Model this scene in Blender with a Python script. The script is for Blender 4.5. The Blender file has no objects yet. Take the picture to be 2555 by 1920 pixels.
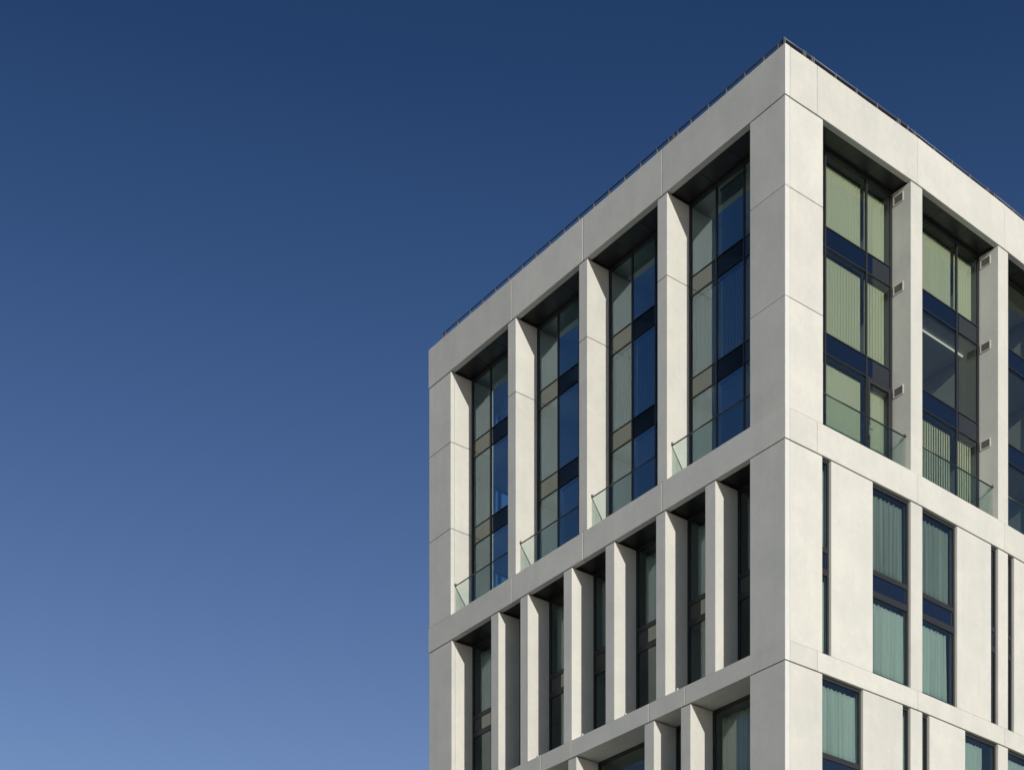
import bpy, bmesh, math, random
from mathutils import Vector, Matrix

random.seed(7)
SC = bpy.context.scene
COL = SC.collection

# ------------------------------------------------------------------ camera
CAM_Z = 1.6
cam_d = bpy.data.cameras.new('camera')
cam_d.sensor_fit = 'HORIZONTAL'
cam_d.sensor_width = 36.0
cam_d.lens = 4110.0 / 2555.0 * 36.0
cam_d.shift_x = 0.0
cam_d.shift_y = (3430.0 - 960.0) / 2555.0      # rising front: verticals stay parallel
cam_d.clip_start = 0.1
cam_d.clip_end = 6000.0
cam = bpy.data.objects.new('camera', cam_d)
cam.location = (0, 0, CAM_Z)
cam.rotation_euler = (math.radians(90), 0, 0)
COL.objects.link(cam)
SC.camera = cam

# ------------------------------------------------------------------ light
SUN_EL = math.radians(16.4)
TO_SUN_H = Vector((0.413, -0.911, 0)).normalized()
TO_SUN = (TO_SUN_H * math.cos(SUN_EL) + Vector((0, 0, math.sin(SUN_EL)))).normalized()
sun_d = bpy.data.lights.new('sun', 'SUN')
sun_d.energy = 3.65
sun_d.angle = math.radians(0.5)
sun_d.color = (1.0, 0.955, 0.865)
sun = bpy.data.objects.new('sun', sun_d)
sun.rotation_euler = (-TO_SUN).to_track_quat('-Z', 'Y').to_euler()
sun.location = (30, -60, 60)
COL.objects.link(sun)

world = bpy.data.worlds.new('World')
SC.world = world
world.use_nodes = True
wn = world.node_tree
wn.nodes.clear()
w_out = wn.nodes.new('ShaderNodeOutputWorld')
w_bg = wn.nodes.new('ShaderNodeBackground')
w_sky = wn.nodes.new('ShaderNodeTexSky')
w_sky.sky_type = 'NISHITA'
w_sky.sun_disc = False
w_sky.sun_elevation = SUN_EL
w_sky.sun_rotation = math.atan2(TO_SUN_H.x, TO_SUN_H.y)
w_sky.altitude = 0
w_sky.air_density = 1.0
w_sky.dust_density = 0.3
w_sky.ozone_density = 3.0
w_bg.inputs['Strength'].default_value = 0.1
# clear winter air: the blue deepens steadily from the horizon to the zenith
w_sep = wn.nodes.new('ShaderNodeSeparateXYZ')
w_ramp = wn.nodes.new('ShaderNodeValToRGB')
w_ramp.color_ramp.interpolation = 'LINEAR'
els = w_ramp.color_ramp.elements
els[0].position = 0.0; els[0].color = (0.85, 0.72, 0.64, 1)
els[1].position = 1.0; els[1].color = (0.055, 0.10, 0.17, 1)
for p, c in ((0.331, (0.51, 0.455, 0.495)), (0.42, (0.385, 0.375, 0.445)), (0.498, (0.28, 0.305, 0.393)), (0.565, (0.192, 0.243, 0.333)), (0.624, (0.128, 0.190, 0.278)), (0.75, (0.085, 0.14, 0.22))):
    e = els.new(p); e.color = (*c, 1)
w_mul = wn.nodes.new('ShaderNodeVectorMath'); w_mul.operation = 'MULTIPLY'
w_two = wn.nodes.new('ShaderNodeVectorMath'); w_two.operation = 'SCALE'; w_two.inputs['Scale'].default_value = 2.0
w_tc = wn.nodes.new('ShaderNodeTexCoord')
wn.links.new(w_tc.outputs['Generated'], w_sep.inputs[0])
wn.links.new(w_sep.outputs['Z'], w_ramp.inputs['Fac'])
wn.links.new(w_sky.outputs[0], w_mul.inputs[0])
wn.links.new(w_ramp.outputs['Color'], w_mul.inputs[1])
wn.links.new(w_mul.outputs[0], w_two.inputs[0])
wn.links.new(w_two.outputs[0], w_bg.inputs['Color'])
wn.links.new(w_bg.outputs[0], w_out.inputs['Surface'])

SC.view_settings.view_transform = 'Standard'
SC.view_settings.look = 'None'
SC.view_settings.gamma = 1.0
SC.view_settings.use_curve_mapping = False
SC.view_settings.exposure = 0.0

# ------------------------------------------------------------------ materials
def new_mat(name):
    m = bpy.data.materials.new(name)
    m.use_nodes = True
    m.node_tree.nodes.clear()
    return m, m.node_tree.nodes, m.node_tree.links

def concrete_mat(name, c1, c2, stain, rough=0.85):
    m, N, K = new_mat(name)
    out = N.new('ShaderNodeOutputMaterial')
    bs = N.new('ShaderNodeBsdfPrincipled')
    geo = N.new('ShaderNodeNewGeometry')
    info = N.new('ShaderNodeObjectInfo')
    n1 = N.new('ShaderNodeTexNoise'); n1.inputs['Scale'].default_value = 0.9
    n1.inputs['Detail'].default_value = 5; n1.inputs['Roughness'].default_value = 0.6
    n2 = N.new('ShaderNodeTexNoise'); n2.inputs['Scale'].default_value = 6.0
    n2.inputs['Detail'].default_value = 6; n2.inputs['Roughness'].default_value = 0.65
    mp = N.new('ShaderNodeMapping'); mp.inputs['Scale'].default_value = (3.2, 3.2, 0.22)
    n3 = N.new('ShaderNodeTexNoise'); n3.inputs['Scale'].default_value = 1.0
    n3.inputs['Detail'].default_value = 4
    K.new(geo.outputs['Position'], n1.inputs['Vector'])
    K.new(geo.outputs['Position'], n2.inputs['Vector'])
    K.new(geo.outputs['Position'], mp.inputs['Vector'])
    K.new(mp.outputs[0], n3.inputs['Vector'])
    r1 = N.new('ShaderNodeValToRGB')
    r1.color_ramp.elements[0].position = 0.32; r1.color_ramp.elements[0].color = (*c2, 1)
    r1.color_ramp.elements[1].position = 0.66; r1.color_ramp.elements[1].color = (*c1, 1)
    K.new(n1.outputs['Fac'], r1.inputs['Fac'])
    r2 = N.new('ShaderNodeMapRange')
    r2.inputs['From Min'].default_value = 0.3; r2.inputs['From Max'].default_value = 0.7
    r2.inputs['To Min'].default_value = 0.965; r2.inputs['To Max'].default_value = 1.03
    K.new(n2.outputs['Fac'], r2.inputs['Value'])
    r3 = N.new('ShaderNodeMapRange')
    r3.inputs['From Min'].default_value = 0.5; r3.inputs['From Max'].default_value = 0.78
    r3.inputs['To Min'].default_value = 0.0; r3.inputs['To Max'].default_value = 0.28
    K.new(n3.outputs['Fac'], r3.inputs['Value'])
    mx = N.new('ShaderNodeMixRGB'); mx.inputs['Color2'].default_value = (*stain, 1)
    K.new(r3.outputs[0], mx.inputs['Fac']); K.new(r1.outputs['Color'], mx.inputs['Color1'])
    ro = N.new('ShaderNodeMapRange')
    ro.inputs['To Min'].default_value = 0.95; ro.inputs['To Max'].default_value = 1.045
    K.new(info.outputs['Random'], ro.inputs['Value'])
    ml = N.new('ShaderNodeMath'); ml.operation = 'MULTIPLY'
    K.new(r2.outputs[0], ml.inputs[0]); K.new(ro.outputs[0], ml.inputs[1])
    vm = N.new('ShaderNodeVectorMath'); vm.operation = 'SCALE'
    K.new(mx.outputs[0], vm.inputs[0]); K.new(ml.outputs[0], vm.inputs['Scale'])
    K.new(vm.outputs[0], bs.inputs['Base Color'])
    bs.inputs['Roughness'].default_value = rough
    bs.inputs['Specular IOR Level'].default_value = 0.25
    bp = N.new('ShaderNodeBump'); bp.inputs['Strength'].default_value = 0.12
    bp.inputs['Distance'].default_value = 0.02
    K.new(n2.outputs['Fac'], bp.inputs['Height']); K.new(bp.outputs[0], bs.inputs['Normal'])
    K.new(bs.outputs[0], out.inputs['Surface'])
    return m

def plain_mat(name, col, rough=0.6, metal=0.0, spec=0.5, var=0.08, scale=3.0):
    m, N, K = new_mat(name)
    out = N.new('ShaderNodeOutputMaterial')
    bs = N.new('ShaderNodeBsdfPrincipled')
    geo = N.new('ShaderNodeNewGeometry')
    n = N.new('ShaderNodeTexNoise'); n.inputs['Scale'].default_value = scale
    n.inputs['Detail'].default_value = 4
    K.new(geo.outputs['Position'], n.inputs['Vector'])
    mr = N.new('ShaderNodeMapRange')
    mr.inputs['To Min'].default_value = 1 - var; mr.inputs['To Max'].default_value = 1 + var
    K.new(n.outputs['Fac'], mr.inputs['Value'])
    vm = N.new('ShaderNodeVectorMath'); vm.operation = 'SCALE'
    vm.inputs[0].default_value = col
    K.new(mr.outputs[0], vm.inputs['Scale'])
    K.new(vm.outputs[0], bs.inputs['Base Color'])
    bs.inputs['Roughness'].default_value = rough
    bs.inputs['Metallic'].default_value = metal
    bs.inputs['Specular IOR Level'].default_value = spec
    K.new(bs.outputs[0], out.inputs['Surface'])
    return m

def glass_mat(name, tint, ior, refl=(0.92, 0.97, 1.0), wobble=0.0):
    """sheet glass: the outer face mirrors by Fresnel and tints, the inner face lets light out"""
    m, N, K = new_mat(name)
    out = N.new('ShaderNodeOutputMaterial')
    tr = N.new('ShaderNodeBsdfTransparent'); tr.inputs['Color'].default_value = (*tint, 1)
    tb = N.new('ShaderNodeBsdfTransparent')
    gl = N.new('ShaderNodeBsdfGlossy'); gl.inputs['Roughness'].default_value = 0.0
    gl.inputs['Color'].default_value = (*refl, 1)
    fr = N.new('ShaderNodeFresnel'); fr.inputs['IOR'].default_value = ior
    geo = N.new('ShaderNodeNewGeometry')
    if wobble:
        n = N.new('ShaderNodeTexNoise'); n.inputs['Scale'].default_value = 0.8
        K.new(geo.outputs['Position'], n.inputs['Vector'])
        bp = N.new('ShaderNodeBump'); bp.inputs['Strength'].default_value = wobble
        bp.inputs['Distance'].default_value = 0.02
        K.new(n.outputs['Fac'], bp.inputs['Height']); K.new(bp.outputs[0], gl.inputs['Normal'])
    m1 = N.new('ShaderNodeMixShader'); m2 = N.new('ShaderNodeMixShader')
    K.new(fr.outputs[0], m1.inputs['Fac']); K.new(tr.outputs[0], m1.inputs[1]); K.new(gl.outputs[0], m1.inputs[2])
    K.new(geo.outputs['Backfacing'], m2.inputs['Fac']); K.new(m1.outputs[0], m2.inputs[1]); K.new(tb.outputs[0], m2.inputs[2])
    K.new(m2.outputs[0], out.inputs['Surface'])
    return m

def spandrel_mat(name, col, ior, refl=(0.92, 0.96, 1.0)):
    m, N, K = new_mat(name)
    out = N.new('ShaderNodeOutputMaterial')
    df = N.new('ShaderNodeBsdfDiffuse'); df.inputs['Color'].default_value = (*col, 1)
    gl = N.new('ShaderNodeBsdfGlossy'); gl.inputs['Roughness'].default_value = 0.0
    gl.inputs['Color'].default_value = (*refl, 1)
    fr = N.new('ShaderNodeFresnel'); fr.inputs['IOR'].default_value = ior
    mx = N.new('ShaderNodeMixShader')
    K.new(fr.outputs[0], mx.inputs['Fac']); K.new(df.outputs[0], mx.inputs[1]); K.new(gl.outputs[0], mx.inputs[2])
    K.new(mx.outputs[0], out.inputs['Surface'])
    return m

def fabric_mat(name, col, transl=0.25, var=0.1):
    m, N, K = new_mat(name)
    out = N.new('ShaderNodeOutputMaterial')
    df = N.new('ShaderNodeBsdfDiffuse'); tl = N.new('ShaderNodeBsdfTranslucent')
    geo = N.new('ShaderNodeNewGeometry')
    mp = N.new('ShaderNodeMapping'); mp.inputs['Scale'].default_value = (14, 14, 0.35)
    n = N.new('ShaderNodeTexNoise'); n.inputs['Scale'].default_value = 1.0; n.inputs['Detail'].default_value = 5
    K.new(geo.outputs['Position'], mp.inputs['Vector']); K.new(mp.outputs[0], n.inputs['Vector'])
    mr = N.new('ShaderNodeMapRange')
    mr.inputs['To Min'].default_value = 1 - var; mr.inputs['To Max'].default_value = 1 + var
    K.new(n.outputs['Fac'], mr.inputs['Value'])
    vm = N.new('ShaderNodeVectorMath'); vm.operation = 'SCALE'; vm.inputs[0].default_value = col
    K.new(mr.outputs[0], vm.inputs['Scale'])
    K.new(vm.outputs[0], df.inputs['Color']); K.new(vm.outputs[0], tl.inputs['Color'])
    mx = N.new('ShaderNodeMixShader'); mx.inputs['Fac'].default_value = transl
    K.new(df.outputs[0], mx.inputs[1]); K.new(tl.outputs[0], mx.inputs[2])
    K.new(mx.outputs[0], out.inputs['Surface'])
    return m

def emit_mat(name, col, s):
    m, N, K = new_mat(name)
    out = N.new('ShaderNodeOutputMaterial'); e = N.new('ShaderNodeEmission')
    e.inputs['Color'].default_value = (*col, 1); e.inputs['Strength'].default_value = s
    K.new(e.outputs[0], out.inputs['Surface'])
    return m

CONC = concrete_mat('white_precast_concrete', (0.605, 0.602, 0.552), (0.540, 0.543, 0.508), (0.49, 0.475, 0.42))
CONCW = concrete_mat('paler_strip_concrete', (0.645, 0.65, 0.625), (0.62, 0.625, 0.60), (0.57, 0.57, 0.54))  # slightly whiter concrete tone for the corner strips
PAVE = concrete_mat('pale_paving', (0.42, 0.40, 0.35), (0.35, 0.33, 0.29), (0.22, 0.21, 0.20))
FRAME = plain_mat('anthracite_frame', (0.022, 0.022, 0.024), 0.45)
SOFF = plain_mat('black_soffit_metal', (0.014, 0.014, 0.016), 0.35)
COPE = plain_mat('dark_coping_metal', (0.012, 0.008, 0.006), 0.8, spec=0.1)
RAILM = plain_mat('dark_grey_handrail', (0.035, 0.037, 0.04), 0.35, 0.4)
POSTM = plain_mat('dull_grey_post', (0.11, 0.11, 0.12), 0.6, 0.2)
STEEL = plain_mat('galvanised_rail', (0.22, 0.22, 0.23), 0.5, 0.3)
VENTM = plain_mat('white_vent_metal', (0.56, 0.54, 0.50), 0.5)
SLATM = plain_mat('grey_vent_slat', (0.34, 0.33, 0.31), 0.5)
VOID = plain_mat('dark_void', (0.006, 0.006, 0.006), 0.9)
ROOM = plain_mat('white_room_paint', (0.48, 0.48, 0.47), 0.8, var=0.03)
ROOMD = plain_mat('grey_room_paint', (0.20, 0.21, 0.22), 0.8, var=0.05)
GLASS = glass_mat('green_tinted_glazing', (0.585, 0.645, 0.565), 1.95, (0.78, 0.92, 1.0), wobble=0.02)
GLASSL = glass_mat('clear_blue_glazing', (0.80, 0.95, 1.0), 2.45, (0.72, 0.92, 1.0), wobble=0.02)
GLASST = glass_mat('teal_tinted_glazing', (0.54, 0.64, 0.62), 1.85, (0.8, 0.93, 1.0), wobble=0.02)
BAL = glass_mat('balustrade_glass', (0.80, 0.88, 0.84), 1.42, (1, 1, 1))
SPAN = spandrel_mat('dark_blue_spandrel_glass', (0.004, 0.008, 0.018), 1.95)
SPANW = spandrel_mat('olive_spandrel_glass', (0.022, 0.028, 0.030), 2.25, (0.86, 0.93, 0.88))
BLIND = fabric_mat('cream_blind_fabric', (0.79, 0.78, 0.68), 0.2, 0.05)
BLINDL = fabric_mat('pale_grey_blind_fabric', (0.86, 0.85, 0.85), 0.2, 0.05)
BLINDD = fabric_mat('dimmed_blind_fabric', (0.20, 0.20, 0.19), 0.2, 0.05)  # shade put into the colour: darkened against bounce off the sunlit reveal
CURT = fabric_mat('pale_curtain_fabric', (0.76, 0.79, 0.72), 0.25, 0.16)
SHEER = fabric_mat('grey_sheer_fabric', (0.52, 0.53, 0.47), 0.35, 0.4)
LAMP = emit_mat('lit_tube', (1.0, 0.97, 0.9), 0.95)

# ------------------------------------------------------------------ facade geometry
F, CX = 4110.0, 1277.5
class Face:
    def __init__(self, pts, dirs, lens, inward):
        self.p, self.d, self.n = pts, dirs, inward
        self.T = [0.0]
        for l in lens: self.T.append(self.T[-1] + l)
    def seg(self, u):
        k = 0
        while k < len(self.T) - 1 and u > self.T[k + 1] + 1e-6: k += 1
        return min(k, len(self.p) - 1)
    def P(self, u, d, h):
        k = self.seg(u)
        q = self.p[k] + self.d[k] * (u - self.T[k]) + self.n[k] * d
        return Vector((q.x, q.y, h + CAM_Z))
CORNER = Vector((7.29586375, 44.0))
dl = Vector((-0.61175968, 0.79104367))
LF = Face([CORNER], [dl], [], [Vector((0.79104367, 0.61175968))])
rp, rd, rn, rl = [CORNER.copy()], [], [], [1.23929, 4.26443, 4.27289]
for i, a in enumerate((36.832, 37.727, 39.462, 40.735)):
    v = Vector((math.cos(math.radians(a)), math.sin(math.radians(a))))
    rd.append(v); rn.append(Vector((-v.y, v.x)))
    if i < 3: rp.append(rp[-1] + v * rl[i])
RF = Face(rp, rd, rl, rn)

# ------------------------------------------------------------------ object helpers
WLOC = {}
def link(name, verts, faces, mat, parent=None, smooth=False):
    c = Vector((0, 0, 0))
    for v in verts: c += v
    c /= len(verts)
    me = bpy.data.meshes.new(name)
    me.from_pydata([v - c for v in verts], [], faces)
    bm = bmesh.new(); bm.from_mesh(me)
    bmesh.ops.recalc_face_normals(bm, faces=bm.faces)
    bm.to_mesh(me); bm.free()
    if smooth:
        for p in me.polygons: p.use_smooth = True
    me.materials.append(mat)
    o = bpy.data.objects.new(name, me)
    COL.objects.link(o)
    o.location = c
    if parent is not None:
        o.parent = parent
        o.location = c - WLOC[parent.name]
    WLOC[o.name] = c
    return o

def empty(name, loc, parent=None):
    o = bpy.data.objects.new(name, None)
    o.empty_display_size = 0.3
    COL.objects.link(o)
    o.location = loc
    if parent is not None:
        o.parent = parent; o.location = Vector(loc) - WLOC[parent.name]
    WLOC[o.name] = Vector(loc)
    return o

def tag(o, label=None, cat=None, group=None, kind=None):
    if label: o['label'] = label
    if cat: o['category'] = cat
    if group: o['group'] = group
    if kind: o['kind'] = kind
    return o

BOXF = [(0, 3, 2, 1), (4, 5, 6, 7), (0, 1, 5, 4), (1, 2, 6, 5), (2, 3, 7, 6), (3, 0, 4, 7)]
class MB:
    def __init__(self): self.v, self.f = [], []
    def add(self, v, f):
        b = len(self.v); self.v += v; self.f += [tuple(i + b for i in q) for q in f]; return self
    def box(self, fc, u0, u1, d0, d1, h0, h1):
        v = [fc.P(u, d, h) for h in (h0, h1) for u, d in ((u0, d0), (u1, d0), (u1, d1), (u0, d1))]
        return self.add(v, BOXF)
    def prism(self, pts, h0, h1):
        n = len(pts)
        v = [Vector((p.x, p.y, h + CAM_Z)) for h in (h0, h1) for p in pts]
        f = [tuple(range(n)), tuple(range(n, 2 * n))] + [(i, (i + 1) % n, n + (i + 1) % n, n + i) for i in range(n)]
        return self.add(v, f)
    def tube(self, a, b, r, n=10):
        ax = (b - a).normalized()
        s = ax.orthogonal().normalized(); t = ax.cross(s)
        v = []
        for p in (a, b):
            v += [p + (s * math.cos(2 * math.pi * i / n) + t * math.sin(2 * math.pi * i / n)) * r for i in range(n)]
        f = [(i, (i + 1) % n, n + (i + 1) % n, n + i) for i in range(n)] + [tuple(range(n)), tuple(range(n, 2 * n))]
        return self.add(v, f)
    def build(self, name, mat, parent=None, smooth=False):
        return link(name, self.v, self.f, mat, parent, smooth)

def xy(v): return Vector((v.x, v.y))

# ------------------------------------------------------------------ ground
S = 3000.0
g = link('ground', [Vector((-S, -S, 0)), Vector((S, -S, 0)), Vector((S, S, 0)), Vector((-S, S, 0))], [(0, 1, 2, 3)], PAVE)
tag(g, kind='structure')

# ------------------------------------------------------------------ building root
BLD = empty('office_building', (CORNER.x, CORNER.y, 0))
tag(BLD, 'pale precast concrete corner building with tall recessed glazed bays and slim fins', 'building')

def panel(fc, u0, u1, d0, d1, h0, h1, name='wall_panel', mat=None):
    o = MB().box(fc, u0, u1, d0, d1, h0, h1).build(name, mat or CONC, BLD)
    if mat is None:
        bv = o.modifiers.new('arris', 'BEVEL'); bv.width = 0.009; bv.segments = 1; bv.limit_method = 'ANGLE'
    return o

J = 0.008       # half width of a fine joint
VJ = 0.014
PT, PB = 35.561, 34.219            # parapet
B1T, B1B = 25.897, 25.051          # upper band
B2T, B2B = 19.67, 19.131           # lower band
B3T, B3B = 13.80, 13.26
SLOT = 0.028
LEND, REND = 16.62, 13.95
PR = -0.012                        # bands stand 12 mm proud

# --- bands and parapet ------------------------------------------------------
def run(fc, cuts, d0, d1, h0, h1, name):
    for a, b in zip(cuts[:-1], cuts[1:]):
        panel(fc, a + (VJ if fc is LF else 0.006), b - (VJ if fc is LF else 0.006), d0, d1, h0, h1, name)

def corner_piece(sl, d0, dl_, h0, h1, name, ret=0.168, dr=0.9):
    """panel that turns the corner: left face from sl to the arris, short return on the right face"""
    MB().box(RF, d0, ret, d0, d0 + 0.028, h0, h1).build('corner_strip', CONCW, BLD)
    c0 = xy(LF.P(0.03, d0, 0))
    A = xy(LF.P(sl, d0, 0)); Cc = xy(RF.P(ret, d0 + 0.03, 0))
    Dd = xy(RF.P(ret, min(dr, sl - 0.25), 0)); E = xy(LF.P(sl, dl_, 0))
    if dr < 0.5:
        pts = [A, c0, Cc, xy(RF.P(ret, 0.175, 0)), xy(LF.P(0.21, dl_, 0)), E]
    elif dl_ > ret + 0.02:
        pts = [A, c0, Cc, Dd, E]
    else:
        pts = [A, c0, Cc, xy(RF.P(ret, dl_, 0)), E]
    return MB().prism(pts, h0, h1).build(name, CONC, BLD)

lcuts = [4.797, 8.355, 11.933, LEND + 0.04]
rcuts = [0.18, 1.239, 5.504, 9.777, REND]
PTH = 0.185
corner_piece(4.797 - VJ, PR, PTH, PB, PT, 'parapet_panel')
run(LF, lcuts, PR, PTH, PB, PT, 'parapet_panel')
run(RF, rcuts, PR, 0.165, PB, PT, 'parapet_panel')
corner_piece(4.797 - VJ, PR, PTH, B1B, B1T, 'band_panel')
run(LF, lcuts, PR, PTH, B1B, B1T, 'band_panel')
run(RF, rcuts, PR, 0.165, B1B, B1T, 'band_panel')
b2l = [3.83, 5.37, 8.90, 10.40, 12.85, LEND + 0.02]
corner_piece(3.83 - VJ, PR, 0.90, B2B, B2T, 'band_panel', dr=0.3)
run(LF, b2l, PR, 0.90, B2B, B2T, 'band_panel')
run(RF, rcuts, PR, 0.165, B2B, B2T, 'band_panel')
corner_piece(3.83 - VJ, PR, 0.90, B3B, B3T, 'band_panel', dr=0.3)
run(LF, b2l, PR, 0.90, B3B, B3T, 'band_panel')
run(RF, rcuts, PR, 0.165, B3B, B3T, 'band_panel')

# ledges behind the upper band and parapet upstand backs
panel(LF, 0.5, LEND, PTH + 0.004, 0.88, B1B + 0.10, B1T - 0.004, 'sill_ledge')
panel(RF, 0.4, REND, 0.169, 0.70, B1B + 0.10, B1T - 0.004, 'sill_ledge')

# --- piers, pillars and fins -----------------------------------------------------
j2, j3 = 31.806, 28.856
for h0, h1 in ((j2 + J, PB - SLOT), (j3 + J, j2 - J), (B1T + J, j3 - J)):
    corner_piece(1.286, 0.0, 0.88, h0, h1, 'corner_panel')
    panel(RF, 0.18, 1.478, 0, 0.68, h0, h1)
    panel(LF, 15.333, LEND, 0, 0.150, h0, h1)
    panel(LF, 15.333, LEND, 0.158, 0.88, h0, h1, 'reveal_panel')
for a, b in ((11.723, 12.143), (8.161, 8.550), (4.593, 5.001)):
    panel(LF, a, b, 0, 0.88, j2 + J, PB - SLOT, 'pillar')
    panel(LF, a, b, 0, 0.88, B1T + 0.004, j2 - J, 'pillar')
for a, b in ((5.206, 5.729), (9.468, 9.994), (13.20, REND)):
    panel(RF, a, b, 0, 0.68, B1T + 0.004, PB - SLOT, 'pillar')
# row 2
corner_piece(1.286, 0.0, 0.88, B2T + J, B1B - SLOT, 'corner_panel')
panel(LF, 15.283, LEND, 0, 0.150, B2T + J, B1B - SLOT)
panel(LF, 15.283, LEND, 0.158, 0.88, B2T + J, B1B - SLOT, 'reveal_panel')
FIN2 = [(2.621, 3.031), (4.662, 5.066), (6.90, 7.307), (8.892, 9.293), (11.095, 11.489), (12.648, 13.05)]
for a, b in FIN2: panel(LF, a, b, 0, 0.88, B2T + 0.004, B1B - SLOT, 'fin')
for a, b in ((0.18, 1.454), (1.816, 3.546), (5.204, 5.731), (7.402, 9.104), (9.468, 9.985), (10.324, REND)):
    panel(RF, a, b, 0, 0.30, B2T + J, B1B - SLOT)
# row 3
corner_piece(1.286, 0.0, 0.88, B3T + J, B2B - SLOT, 'corner_panel')
panel(LF, 15.283, LEND, 0, 0.88, B3T + J, B2B - SLOT)
FIN3 = [(3.619, 4.021), (5.148, 5.564), (8.671, 9.076), (10.55, 10.95), (13.0, 13.4)]
for a, b in FIN3: panel(LF, a, b, 0, 0.88, B3T + 0.004, B2B - SLOT, 'fin')
for a, b in ((0.18, 1.454), (3.135, 4.847), (5.195, 5.731), (6.073, 7.798), (9.468, 9.985), (11.66, REND)):
    panel(RF, a, b, 0, 0.30, B3T + J, B2B - SLOT)
# plain storeys down to the street
corner_piece(1.286, 0.0, 0.88, -1.6, B3B - SLOT, 'corner_panel')
panel(LF, 1.30, LEND, 0, 0.6, -1.6, B3B - SLOT)
panel(RF, 0.18, REND, 0, 0.3, -1.6, B3B - SLOT)

# --- dark soffits ----------------------------------------------------------------
TOPL = [(1.286, 4.593), (5.001, 8.161), (8.550, 11.723), (12.143, 15.333)]
TOPR = [(1.478, 5.206), (5.729, 9.468), (9.994, 13.20)]
def soffit(fc, a, b, d0, d1, h, n):
    w_ = (b - a) / n
    for k in range(n):
        panel(fc, a + k * w_ + 0.006, a + (k + 1) * w_ - 0.006, d0, d1, h + 0.012, h + 0.06, 'soffit_panel', SOFF)
for a, b in TOPL: soffit(LF, a - 0.06, b + 0.06, PTH + 0.005, 0.96, PB, 3)
for a, b in TOPR: soffit(RF, a - 0.06, b + 0.06, 0.17, 0.80, PB, 3)
R2L = [(1.286, 2.621), (3.031, 4.662), (5.066, 6.90), (7.307, 8.892), (9.293, 11.095), (11.489, 12.648), (13.05, 15.283)]
for a, b in R2L: soffit(LF, a - 0.06, b + 0.06, PTH + 0.005, 0.96, B1B, 2 if b - a > 1.5 else 1)
R3L = [(1.286, 3.619), (4.021, 5.148), (5.564, 8.671), (9.076, 10.55), (10.95, 13.0), (13.4, 15.283)]

# --- floors, core, rooms -----------------------------------------------------------
def footprint(dl_, dr, grow=0.0):
    # inner corner of the two offset faces
    a = CORNER + LF.n[0] * dl_; b = CORNER + RF.n[0] * dr
    da, db = LF.d[0], RF.d[0]
    den = da.x * db.y - da.y * db.x
    r = b - a
    t = (r.x * db.y - r.y * db.x) / den
    ic = a + da * t
    pts = [xy(LF.P(LEND - 0.25, dl_, 0)), ic, xy(RF.P(5.504, dr, 0)), xy(RF.P(9.777, dr, 0)), xy(RF.P(REND - 0.1, dr, 0)),
           xy(RF.P(REND - 0.1, 15.5, 0))]
    return pts
def slab(h0, h1, dl_, dr, name, mat): return MB().prism(footprint(dl_, dr), h0, h1).build(name, mat, BLD)
slab(34.32, 34.62, 0.20, 0.18, 'roof', CONC)
for h0, h1, dr in ((31.53, 31.98, 0.86), (28.55, 29.0, 0.86), (25.16, 25.80, 0.71), (21.98, 22.48, 0.32), (19.2, 19.6, 0.32), (16.35, 16.85, 0.32), (13.3, 13.75, 0.32)):
    slab(h0, h1, 1.10 if h0 > 20 or h0 < 19 else 0.905, dr, 'floor_slab', ROOM)
MB().prism(footprint(5.2, 5.2), -1.6, 34.30).build('building_core', ROOM, BLD)
LEV = [(28.98 + 3.0, 34.3), (29.0, 31.53), (25.80, 28.55), (22.48, 25.16), (19.6, 21.98), (16.85, 19.2), (13.75, 16.35)]
for h0, h1 in LEV:
    top = h0 > 25
    for s in ((4.797, 8.355, 11.933) if top else (4.86, 9.09, 12.85)):
        MB().box(LF, s - 0.08, s + 0.08, 1.05, 5.19, h0 + 0.004, h1 - 0.004).build('partition_wall', ROOM, BLD)
    for t in (5.466, 9.73, 13.5):
        MB().box(RF, t - 0.08, t + 0.08, 0.90 if top else 0.34, 5.19, h0 + 0.004, h1 - 0.004).build('partition_wall', ROOM, BLD)
ew = MB()
for d0, d1, h0, h1 in ((0.9, 2.70, -1.6, 34.6), (5.0, 15.0, -1.6, 34.6), (2.70, 5.0, -1.6, 25.95), (2.70, 5.0, 34.2, 34.6)):
    ew.box(LF, LEND - 0.24, LEND - 0.02, d0, d1, h0, h1)
ew.build('end_wall', CONC, BLD)
em = MB()
for d0, d1 in ((2.70, 2.74), (2.90, 3.00), (4.95, 5.0)): em.box(LF, LEND - 0.20, LEND - 0.10, d0, d1, 25.95, 34.2)
ewin = em.build('window', FRAME, BLD)
for a_, b_ in ((2.74, 2.90), (3.0, 4.95)):
    for h0, h1 in ((25.95, 28.54), (29.01, 31.52), (31.99, 34.2)):
        MB().box(LF, LEND - 0.17, LEND - 0.155, a_, b_, h0, h1).build('pane', GLASSL, ewin)
    for h0, h1 in ((28.545, 29.005), (31.525, 31.985)):
        MB().box(LF, LEND - 0.18, LEND - 0.14, a_, b_, h0, h1).build('spandrel_panel', SPAN, ewin)

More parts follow.
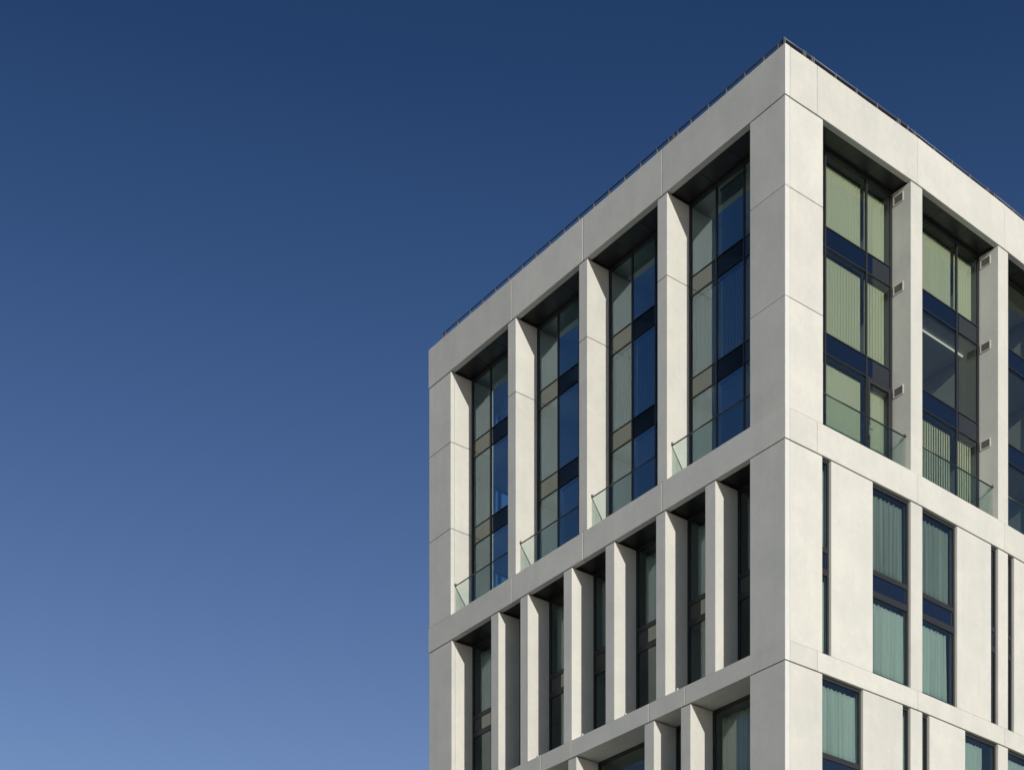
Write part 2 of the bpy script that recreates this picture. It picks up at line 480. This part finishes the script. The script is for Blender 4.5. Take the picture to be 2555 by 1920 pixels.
# --- windows -----------------------------------------------------------------------
def window(fc, u0, u1, d, h0, h1, cols, rows, fw=0.06, mw=0.05, dep=0.07, glass=None, span=None, skip=()):
    """window = outer frame; panes, spandrel panels, mullions and transoms are its children"""
    glass = glass or GLASS; span = span or SPAN
    fr = MB()
    fr.box(fc, u0, u0 + fw, d, d + dep, h0, h1).box(fc, u1 - fw, u1, d, d + dep, h0, h1)
    fr.box(fc, u0 + fw, u1 - fw, d, d + dep, h0, rows[0][1]).box(fc, u0 + fw, u1 - fw, d, d + dep, rows[-1][2], h1)
    w = fr.build('window', FRAME, BLD)
    edges = [u0 + fw] + [x for c in cols for x in (c - mw / 2, c + mw / 2)] + [u1 - fw]
    for c in cols:
        MB().box(fc, c - mw / 2, c + mw / 2, d - 0.004, d + dep, rows[0][1], rows[-1][2]).build('mullion', FRAME, w)
    for r0, r1 in zip(rows[:-1], rows[1:]):
        for k in range(0, len(edges), 2):
            MB().box(fc, edges[k], edges[k + 1], d + 0.002, d + dep, r0[2], r1[1]).build('transom', FRAME, w)
    for ri, (kind, a, b) in enumerate(rows):
        for k in range(0, len(edges), 2):
            if kind == 'pane':
                MB().box(fc, edges[k], edges[k + 1], d + 0.028, d + 0.045, a, b).build('pane', glass, w)
            else:
                MB().box(fc, edges[k], edges[k + 1], d + 0.024, d + 0.09, a, b).build('spandrel_panel', span, w)
    return w

ROWS_T = [('pane', 25.95, 28.505), ('spandrel', 28.53, 29.08), ('pane', 29.105, 31.485), ('spandrel', 31.51, 32.045), ('pane', 32.07, 34.12)]
for a, b in TOPL:
    w_ = b - a
    window(LF, a, b, 0.88, 25.90, 34.225, [b - 0.335 * w_, b - 0.665 * w_], ROWS_T, 0.065, 0.04, glass=GLASSL, span=SPANW)
for i, (a, b) in enumerate(TOPR):
    w = window(RF, a, b, 0.68, 25.90, 34.225, [a + 0.87, a + 2.62], ROWS_T, 0.065, 0.05)
    if i > 0: continue
    # glazed door in the narrow pane of the lowest storey
    u0, u1 = a + 2.66, b - 0.07
    dm = MB()
    for q in ((u0, u0 + 0.09, 25.96, 28.48), (u1 - 0.09, u1, 25.96, 28.48), (u0 + 0.09, u1 - 0.09, 25.96, 26.06), (u0 + 0.09, u1 - 0.09, 28.38, 28.48)):
        dm.box(RF, q[0], q[1], 0.665, 0.70, q[2], q[3])
    dm.build('door_frame', FRAME, w)
    hm = MB().box(RF, u0 + 0.03, u0 + 0.065, 0.645, 0.665, 26.85, 27.12).box(RF, u0 + 0.03, u0 + 0.16, 0.615, 0.645, 27.02, 27.05)
    hm.build('door_handle', STEEL, w)

ROWS_2 = [('pane', B2T + 0.09, 21.88), ('spandrel', 22.06, 22.50), ('pane', 22.64, B1B - 0.10)]
ROWS_3 = [('pane', B3T + 0.09, 16.22), ('spandrel', 16.42, 16.88), ('pane', 17.03, B2B - 0.10)]
R2R = [(1.454, 1.816), (3.546, 5.204), (5.731, 7.402), (9.104, 9.468), (9.985, 10.324)]
R3R = [(1.454, 3.135), (4.847, 5.195), (5.731, 6.073), (7.798, 9.468), (9.985, 11.66)]
for a, b in R2L: window(LF, a, b, 0.88, B2T + 0.006, B1B + 0.012, [], ROWS_2, 0.07, span=SPANW, glass=GLASST)
for a, b in R3L: window(LF, a, b, 0.895, B3T + 0.006, B2B - 0.002, [], ROWS_3, 0.07, span=SPANW)
for a, b in R2R: window(RF, a, b, 0.088, B2T + 0.006, B1B - 0.003, [], ROWS_2, 0.075 if b - a > 1 else 0.06, glass=GLASST)
for a, b in R3R: window(RF, a, b, 0.088, B3T + 0.006, B2B - 0.003, [], ROWS_3, 0.075 if b - a > 1 else 0.06, glass=GLASST)

# --- balcony balustrades ---------------------------------------------------------------
def balustrade(fc, a, b, far):
    n = 3
    g_ = 0.02
    e0, e1 = a + g_, b - g_
    hr = MB().tube(fc.P(e0, 0.18, 26.93), fc.P(e1, 0.18, 26.93), 0.021)
    r = hr.build('balcony_railing', RAILM, BLD, True)
    step = (e1 - e0) / n
    for k in range(n):
        MB().box(fc, e0 + k * step + 0.008, e0 + (k + 1) * step - 0.008, 0.174, 0.186, B1T + 0.01, 26.90).build('glass_panel', BAL, r)
    e = e1 - 0.01
    MB().box(fc, e - 0.02, e + 0.03, 0.15, 0.21, 26.95, 27.01).build('wall_bracket', STEEL, r)
    return r
for a, b in TOPL: balustrade(LF, a, b, 1)
for a, b in TOPR: balustrade(RF, a, b, 1)

# --- vents on the right-hand reveals -----------------------------------------------------
for i, (a, b) in enumerate(TOPR):
    for h1 in (34.05, 31.47, 28.50):
        h0 = h1 - 0.265; d0, d1 = 0.27, 0.63
        u = b
        fr = MB()
        t = 0.03
        fr.box(RF, u - 0.022, u - 0.001, d0, d0 + t, h0, h1).box(RF, u - 0.022, u - 0.001, d1 - t, d1, h0, h1)
        fr.box(RF, u - 0.022, u - 0.001, d0 + t, d1 - t, h0, h0 + t).box(RF, u - 0.022, u - 0.001, d0 + t, d1 - t, h1 - t, h1)
        v = fr.build('vent', VENTM, BLD)
        MB().box(RF, u - 0.006, u - 0.001, d0 + t, d1 - t, h0 + t, h1 - t).build('vent_opening', VOID, v)
        ns = 4
        pitch = (h1 - h0 - 2 * t) / (ns + 1)
        for k in range(ns):
            z = h0 + t + pitch * (k + 1)
            MB().box(RF, u - 0.016, u - 0.007, d0 + t, d1 - t, z - 0.006, z + 0.006).build('slat', SLATM, v)

# --- small sill brackets at the foot of the left fins ------------------------------------
for (a, b), dd in zip(FIN2[1:5], (0.40, 0.42, 0.38, 0.43)):
    MB().box(LF, a - 0.49, a - 0.43, 0.004, 0.06, B2T + 0.002, B2T + 0.045).box(LF, a - 0.485, a - 0.465, 0.004, 0.05, B2T + 0.046, B2T + 0.075).build('sill_bracket', VENTM, BLD)

# --- roof guard rails -----------------------------------------------------------------------
RD, RH = 0.25, PT + 0.405
rr = MB().tube(LF.P(0.25, RD, RH), LF.P(16.2, RD, RH), 0.022).build('roof_railing', RAILM, BLD, True)
u = 0.30
ups = []
while u < 16.2:
    ups.append(u); u += 0.712
ups += [0.17 + 0.30, 4.40, 4.62, 4.78, 16.15]
for u in ups:
    MB().box(LF, u - 0.014, u + 0.014, RD - 0.03, RD + 0.03, PT - 0.2, RH).build('post', POSTM, rr)
MB().box(LF, 0.25, 16.2, RD - 0.008, RD + 0.008, PT - 0.05, PT + 0.12).build('toe_board', COPE, rr)
RHA, RHB = PT + 0.415, PT + 0.39
rr2 = MB().tube(RF.P(0.2, RD, RHA), RF.P(1.239, RD, RHA), 0.013).tube(RF.P(1.24, RD, RHA), RF.P(5.35, RD, RHA), 0.013)
rr2.tube(RF.P(5.35, RD, RHB), RF.P(5.50, RD, RHB), 0.013).tube(RF.P(5.51, RD, RHB), RF.P(9.776, RD, RHB), 0.013).tube(RF.P(9.78, RD, RHB), RF.P(13.8, RD, RHB), 0.013)
rr2 = rr2.build('roof_railing', STEEL, BLD, True)
for t in (0.22, 0.95, 1.02, 1.30, 1.36, 2.25, 3.12, 4.0, 4.9, 4.98, 5.34):
    MB().box(RF, t - 0.012, t + 0.012, RD - 0.04, RD + 0.02, PT - 0.2, RHA).build('post', STEEL, rr2)
for t in (5.62, 5.70, 6.6, 7.45, 8.35, 9.2, 9.29, 9.6, 9.7, 10.6, 11.5):
    MB().box(RF, t - 0.012, t + 0.012, RD - 0.04, RD + 0.02, PT - 0.2, RHB).build('post', STEEL, rr2)
for a, b, hh in ((0.2, 1.239, 0.40), (1.24, 5.35, 0.40), (5.351, 5.504, 0.375), (5.505, 9.776, 0.375), (9.78, 13.8, 0.375)):
    MB().box(RF, a, b, RD + 0.022, RD + 0.05, PT - 0.1, PT + hh).build('toe_board', COPE, rr2)

# ------------------------------------------------------------------ blinds
SLATS = {}
def slat_mesh(w, h, mat):
    key = (round(w, 3), round(h, 2), mat.name)
    if key not in SLATS:
        me = bpy.data.meshes.new('slat')
        n = 4; vs = []; fs = []
        for z in (0.0, h):
            for s in (0.0, 0.003):
                for i in range(n + 1):
                    x = -w / 2 + w * i / n
                    vs.append((x, 0.012 * (1 - (2 * i / n - 1) ** 2) + s, z))
        m = n + 1
        idx = lambda z, s, i: (z * 2 + s) * m + i
        for i in range(n):
            fs.append((idx(0, 0, i), idx(0, 0, i + 1), idx(1, 0, i + 1), idx(1, 0, i)))
            fs.append((idx(0, 1, i + 1), idx(0, 1, i), idx(1, 1, i), idx(1, 1, i + 1)))
            fs.append((idx(0, 0, i + 1), idx(0, 0, i), idx(0, 1, i), idx(0, 1, i + 1)))
            fs.append((idx(1, 0, i), idx(1, 0, i + 1), idx(1, 1, i + 1), idx(1, 1, i)))
        fs.append((idx(0, 0, 0), idx(1, 0, 0), idx(1, 1, 0), idx(0, 1, 0)))
        fs.append((idx(0, 1, n), idx(1, 1, n), idx(1, 0, n), idx(0, 0, n)))
        me.from_pydata(vs, [], fs)
        me.materials.append(mat)
        SLATS[key] = me
    return SLATS[key]

def vertical_blind(fc, u0, u1, d, h0, h1, ang, label, group, fabric=None):
    base = fc.P((u0 + u1) / 2, d, h0)
    t = empty('vertical_blind', base)
    tag(t, label, 'window blind', group)
    MB().box(fc, u0, u1, d - 0.03, d + 0.03, h1, h1 + 0.05).build('headrail', FRAME, t)
    pitch = 0.115
    n = max(2, int((u1 - u0) / pitch))
    me = slat_mesh(0.127, h1 - h0 - 0.01, fabric or (BLIND if fc is RF else BLINDL))
    k = fc.seg((u0 + u1) / 2)
    az = math.atan2(fc.d[k].y, fc.d[k].x)
    for i in range(n):
        u = u0 + (u1 - u0) * (i + 0.5) / n
        o = bpy.data.objects.new('slat', me)
        COL.objects.link(o)
        o.parent = t
        o.location = fc.P(u, d, h0 + 0.005) - base
        o.rotation_euler = (0, 0, az + math.radians(ang + random.uniform(-1.8, 1.8)))
    return t

ST = [('top', 32.08, 34.0), ('middle', 29.12, 31.42), ('lowest', 25.95, 28.42)]
BN = ['first', 'second', 'third']
def rb(bay, storey, pane, ang, look, u0=None, u1=None):
    a, b = TOPR[bay]
    h0, h1 = next((x[1], x[2]) for x in ST if x[0] == storey)
    p0, p1 = {'wide': (a + 0.93, a + 2.58), 'narrow': (a + 2.75, b - 0.10)}[pane]
    if storey == 'lowest' and pane == 'narrow': p0 += 0.06
    vertical_blind(RF, u0 or p0, u1 or p1, 0.90, h0, h1, ang,
        f'{look} sunlit blind, {storey} storey, {pane} pane, {BN[bay]} tall bay right of the corner',
        'vertical blinds in the sunlit tall bays')
rb(0, 'top', 'wide', 0, 'smooth')
rb(0, 'top', 'narrow', 0, 'smooth')
rb(0, 'middle', 'wide', 6, 'ribbed')
rb(0, 'middle', 'narrow', 6, 'ribbed')
rb(0, 'lowest', 'wide', -3, 'smooth')
rb(0, 'lowest', 'narrow', -3, 'smooth')
rb(1, 'top', 'wide', 0, 'smooth')
rb(1, 'top', 'narrow', 0, 'smooth')
rb(1, 'lowest', 'wide', 17, 'half-open striped')
rb(1, 'lowest', 'narrow', 17, 'half-open striped')
LBN = ['first', 'second', 'third', 'fourth']
def lb(bay, storey, col, ang, look):
    a, b = TOPL[bay]; w_ = b - a
    h0, h1 = next((x[1], x[2]) for x in ST if x[0] == storey)
    e = [b - 0.09, b - 0.335 * w_, b - 0.665 * w_, a + 0.09]
    u1, u0 = e[col] - 0.05, e[col + 1] + 0.05
    vertical_blind(LF, u0, u1, 1.025, h0, h1, ang,
        f'{look} blind, {storey} storey, {["left", "middle", "right"][col]} pane, {LBN[bay]} tall bay left of the corner',
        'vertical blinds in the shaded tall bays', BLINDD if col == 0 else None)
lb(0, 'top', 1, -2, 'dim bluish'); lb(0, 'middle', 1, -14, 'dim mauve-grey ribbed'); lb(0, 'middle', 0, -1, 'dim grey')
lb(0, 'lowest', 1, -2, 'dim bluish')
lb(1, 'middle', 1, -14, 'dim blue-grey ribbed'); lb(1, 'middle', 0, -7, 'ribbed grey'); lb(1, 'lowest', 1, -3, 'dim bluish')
lb(2, 'lowest', 1, -4, 'dim bluish')

# ------------------------------------------------------------------ curtains
def curtain(fc, u0, u1, d, h0, h1, mat, label, folds=0.17, amp=0.05, group='curtains in the windows below the tall bays', gather=0.0):
    rnd = random.Random(hash((round(u0, 2), round(h0, 1))) & 0xffff)
    nx = max(16, int((u1 - u0) / 0.012)); nz = 8
    ph = [rnd.uniform(0, 6.28) for _ in range(4)]
    vs, fs = [], []
    for j in range(nz + 1):
        z = h0 + (h1 - h0) * j / nz
        f = j / nz
        for i in range(nx + 1):
            q = i / nx
            uu = u0 + (u1 - u0) * (q * (1 - gather * (1 - f)))
            x = (u1 - u0) * q
            wv = 0.5 + 0.5 * math.sin(x * 3.1 + ph[0] + 0.9 * math.sin(x * 7.3 + ph[3]))
            a = amp * (0.35 + 0.95 * wv) * (1.0 - 0.45 * f)
            y = a * math.sin(2 * math.pi * x / folds + ph[1] + 1.9 * math.sin(x * 2.3 + ph[2]) + 0.7 * (1 - f) * math.sin(x * 4.0 + ph[0]))
            y += 0.4 * a * math.sin(2 * math.pi * x / (folds * 0.37) + ph[3] + 1.2 * math.sin(x * 5.0)) * (0.5 + 0.5 * f)
            vs.append(fc.P(uu, d + y, z - (0.02 * abs(math.sin(math.pi * x / 0.11)) if j == nz else 0)))
    m = nx + 1
    for j in range(nz):
        for i in range(nx):
            fs.append((j * m + i, j * m + i + 1, (j + 1) * m + i + 1, (j + 1) * m + i))
    c = fc.P((u0 + u1) / 2, d, h0)
    o = link('curtain', vs, fs, mat, None, True)
    sm = o.modifiers.new('thickness', 'SOLIDIFY'); sm.thickness = 0.003
    return tag(o, label, 'curtain', group)

UP2, LO2 = (22.62, B1B - 0.2), (B2T + 0.05, 21.80)
UP3 = (17.0, B2B - 0.2)
cd = 0.24
curtain(RF, 3.60, 5.08, cd, *UP2, SHEER, 'dark sheer curtain, upper wide window just left of the concrete post')
curtain(RF, 3.60, 5.13, cd, *LO2, CURT, 'bright pale green curtain, lower wide window just left of the concrete post')
curtain(RF, 5.78, 7.30, cd, *UP2, SHEER, 'dark sheer curtain, upper wide window just right of the concrete post')
curtain(RF, 5.78, 7.18, cd, *LO2, CURT, 'pale teal curtain leaving a dark gap, lower wide window right of the post')
curtain(RF, 1.50, 1.80, cd, *UP2, CURT, 'strip of green curtain, upper part of the slit window nearest the corner')
curtain(RF, 1.50, 1.78, cd, *LO2, CURT, 'strip of green curtain, lower part of the slit window nearest the corner')
curtain(RF, 10.02, 10.29, cd, *UP2, CURT, 'strip of curtain, upper part of the rightmost slit window')
curtain(RF, 1.50, 3.16, cd, *UP3, CURT, 'bright pale green curtain in the wide bottom window beside the corner pier')
curtain(RF, 4.90, 5.16, cd, *UP3, CURT, 'strip of curtain in the left one of the bottom pair of slit windows')
curtain(RF, 7.85, 8.94, cd, *UP3, CURT, 'half drawn pale curtain in the bottom window near the right edge')
curtain(RF, 10.02, 11.6, cd, *UP3, CURT, 'pale curtain in the bottom window at the far right')
LN = ['nearest the corner', 'second from the corner', 'third from the corner', 'fourth from the corner', 'fifth from the corner', 'sixth from the corner', 'farthest from the corner']
for i, (a, b) in enumerate(R2L):
    if i in (5,): continue
    curtain(LF, a + 0.1, b - 0.12, 1.16, *UP2, CURT, f'dim curtain, upper half of the shaded window between fins, {LN[i]}', group='curtains behind the shaded fins')
    if i in (0, 1, 3, 4):
        curtain(LF, a + 0.1, b - 0.35, 1.16, *LO2, CURT, f'dim curtain, lower half of the shaded window between fins, {LN[i]}', group='curtains behind the shaded fins')
curtain(LF, 1.4, 3.5, 1.18, *UP3, CURT, 'blue-grey curtain in the shaded bottom window left of the corner pier', group='curtains behind the shaded fins')

# ------------------------------------------------------------------ lights seen on the ceilings
a, b = TOPR[1]
tl = MB().box(RF, 7.0, 9.55, 1.315, 1.34, 31.48, 31.512).build('ceiling_light', LAMP)
tag(tl, 'thin white tube light on the ceiling, middle storey, second tall bay right of corner', 'ceiling light')
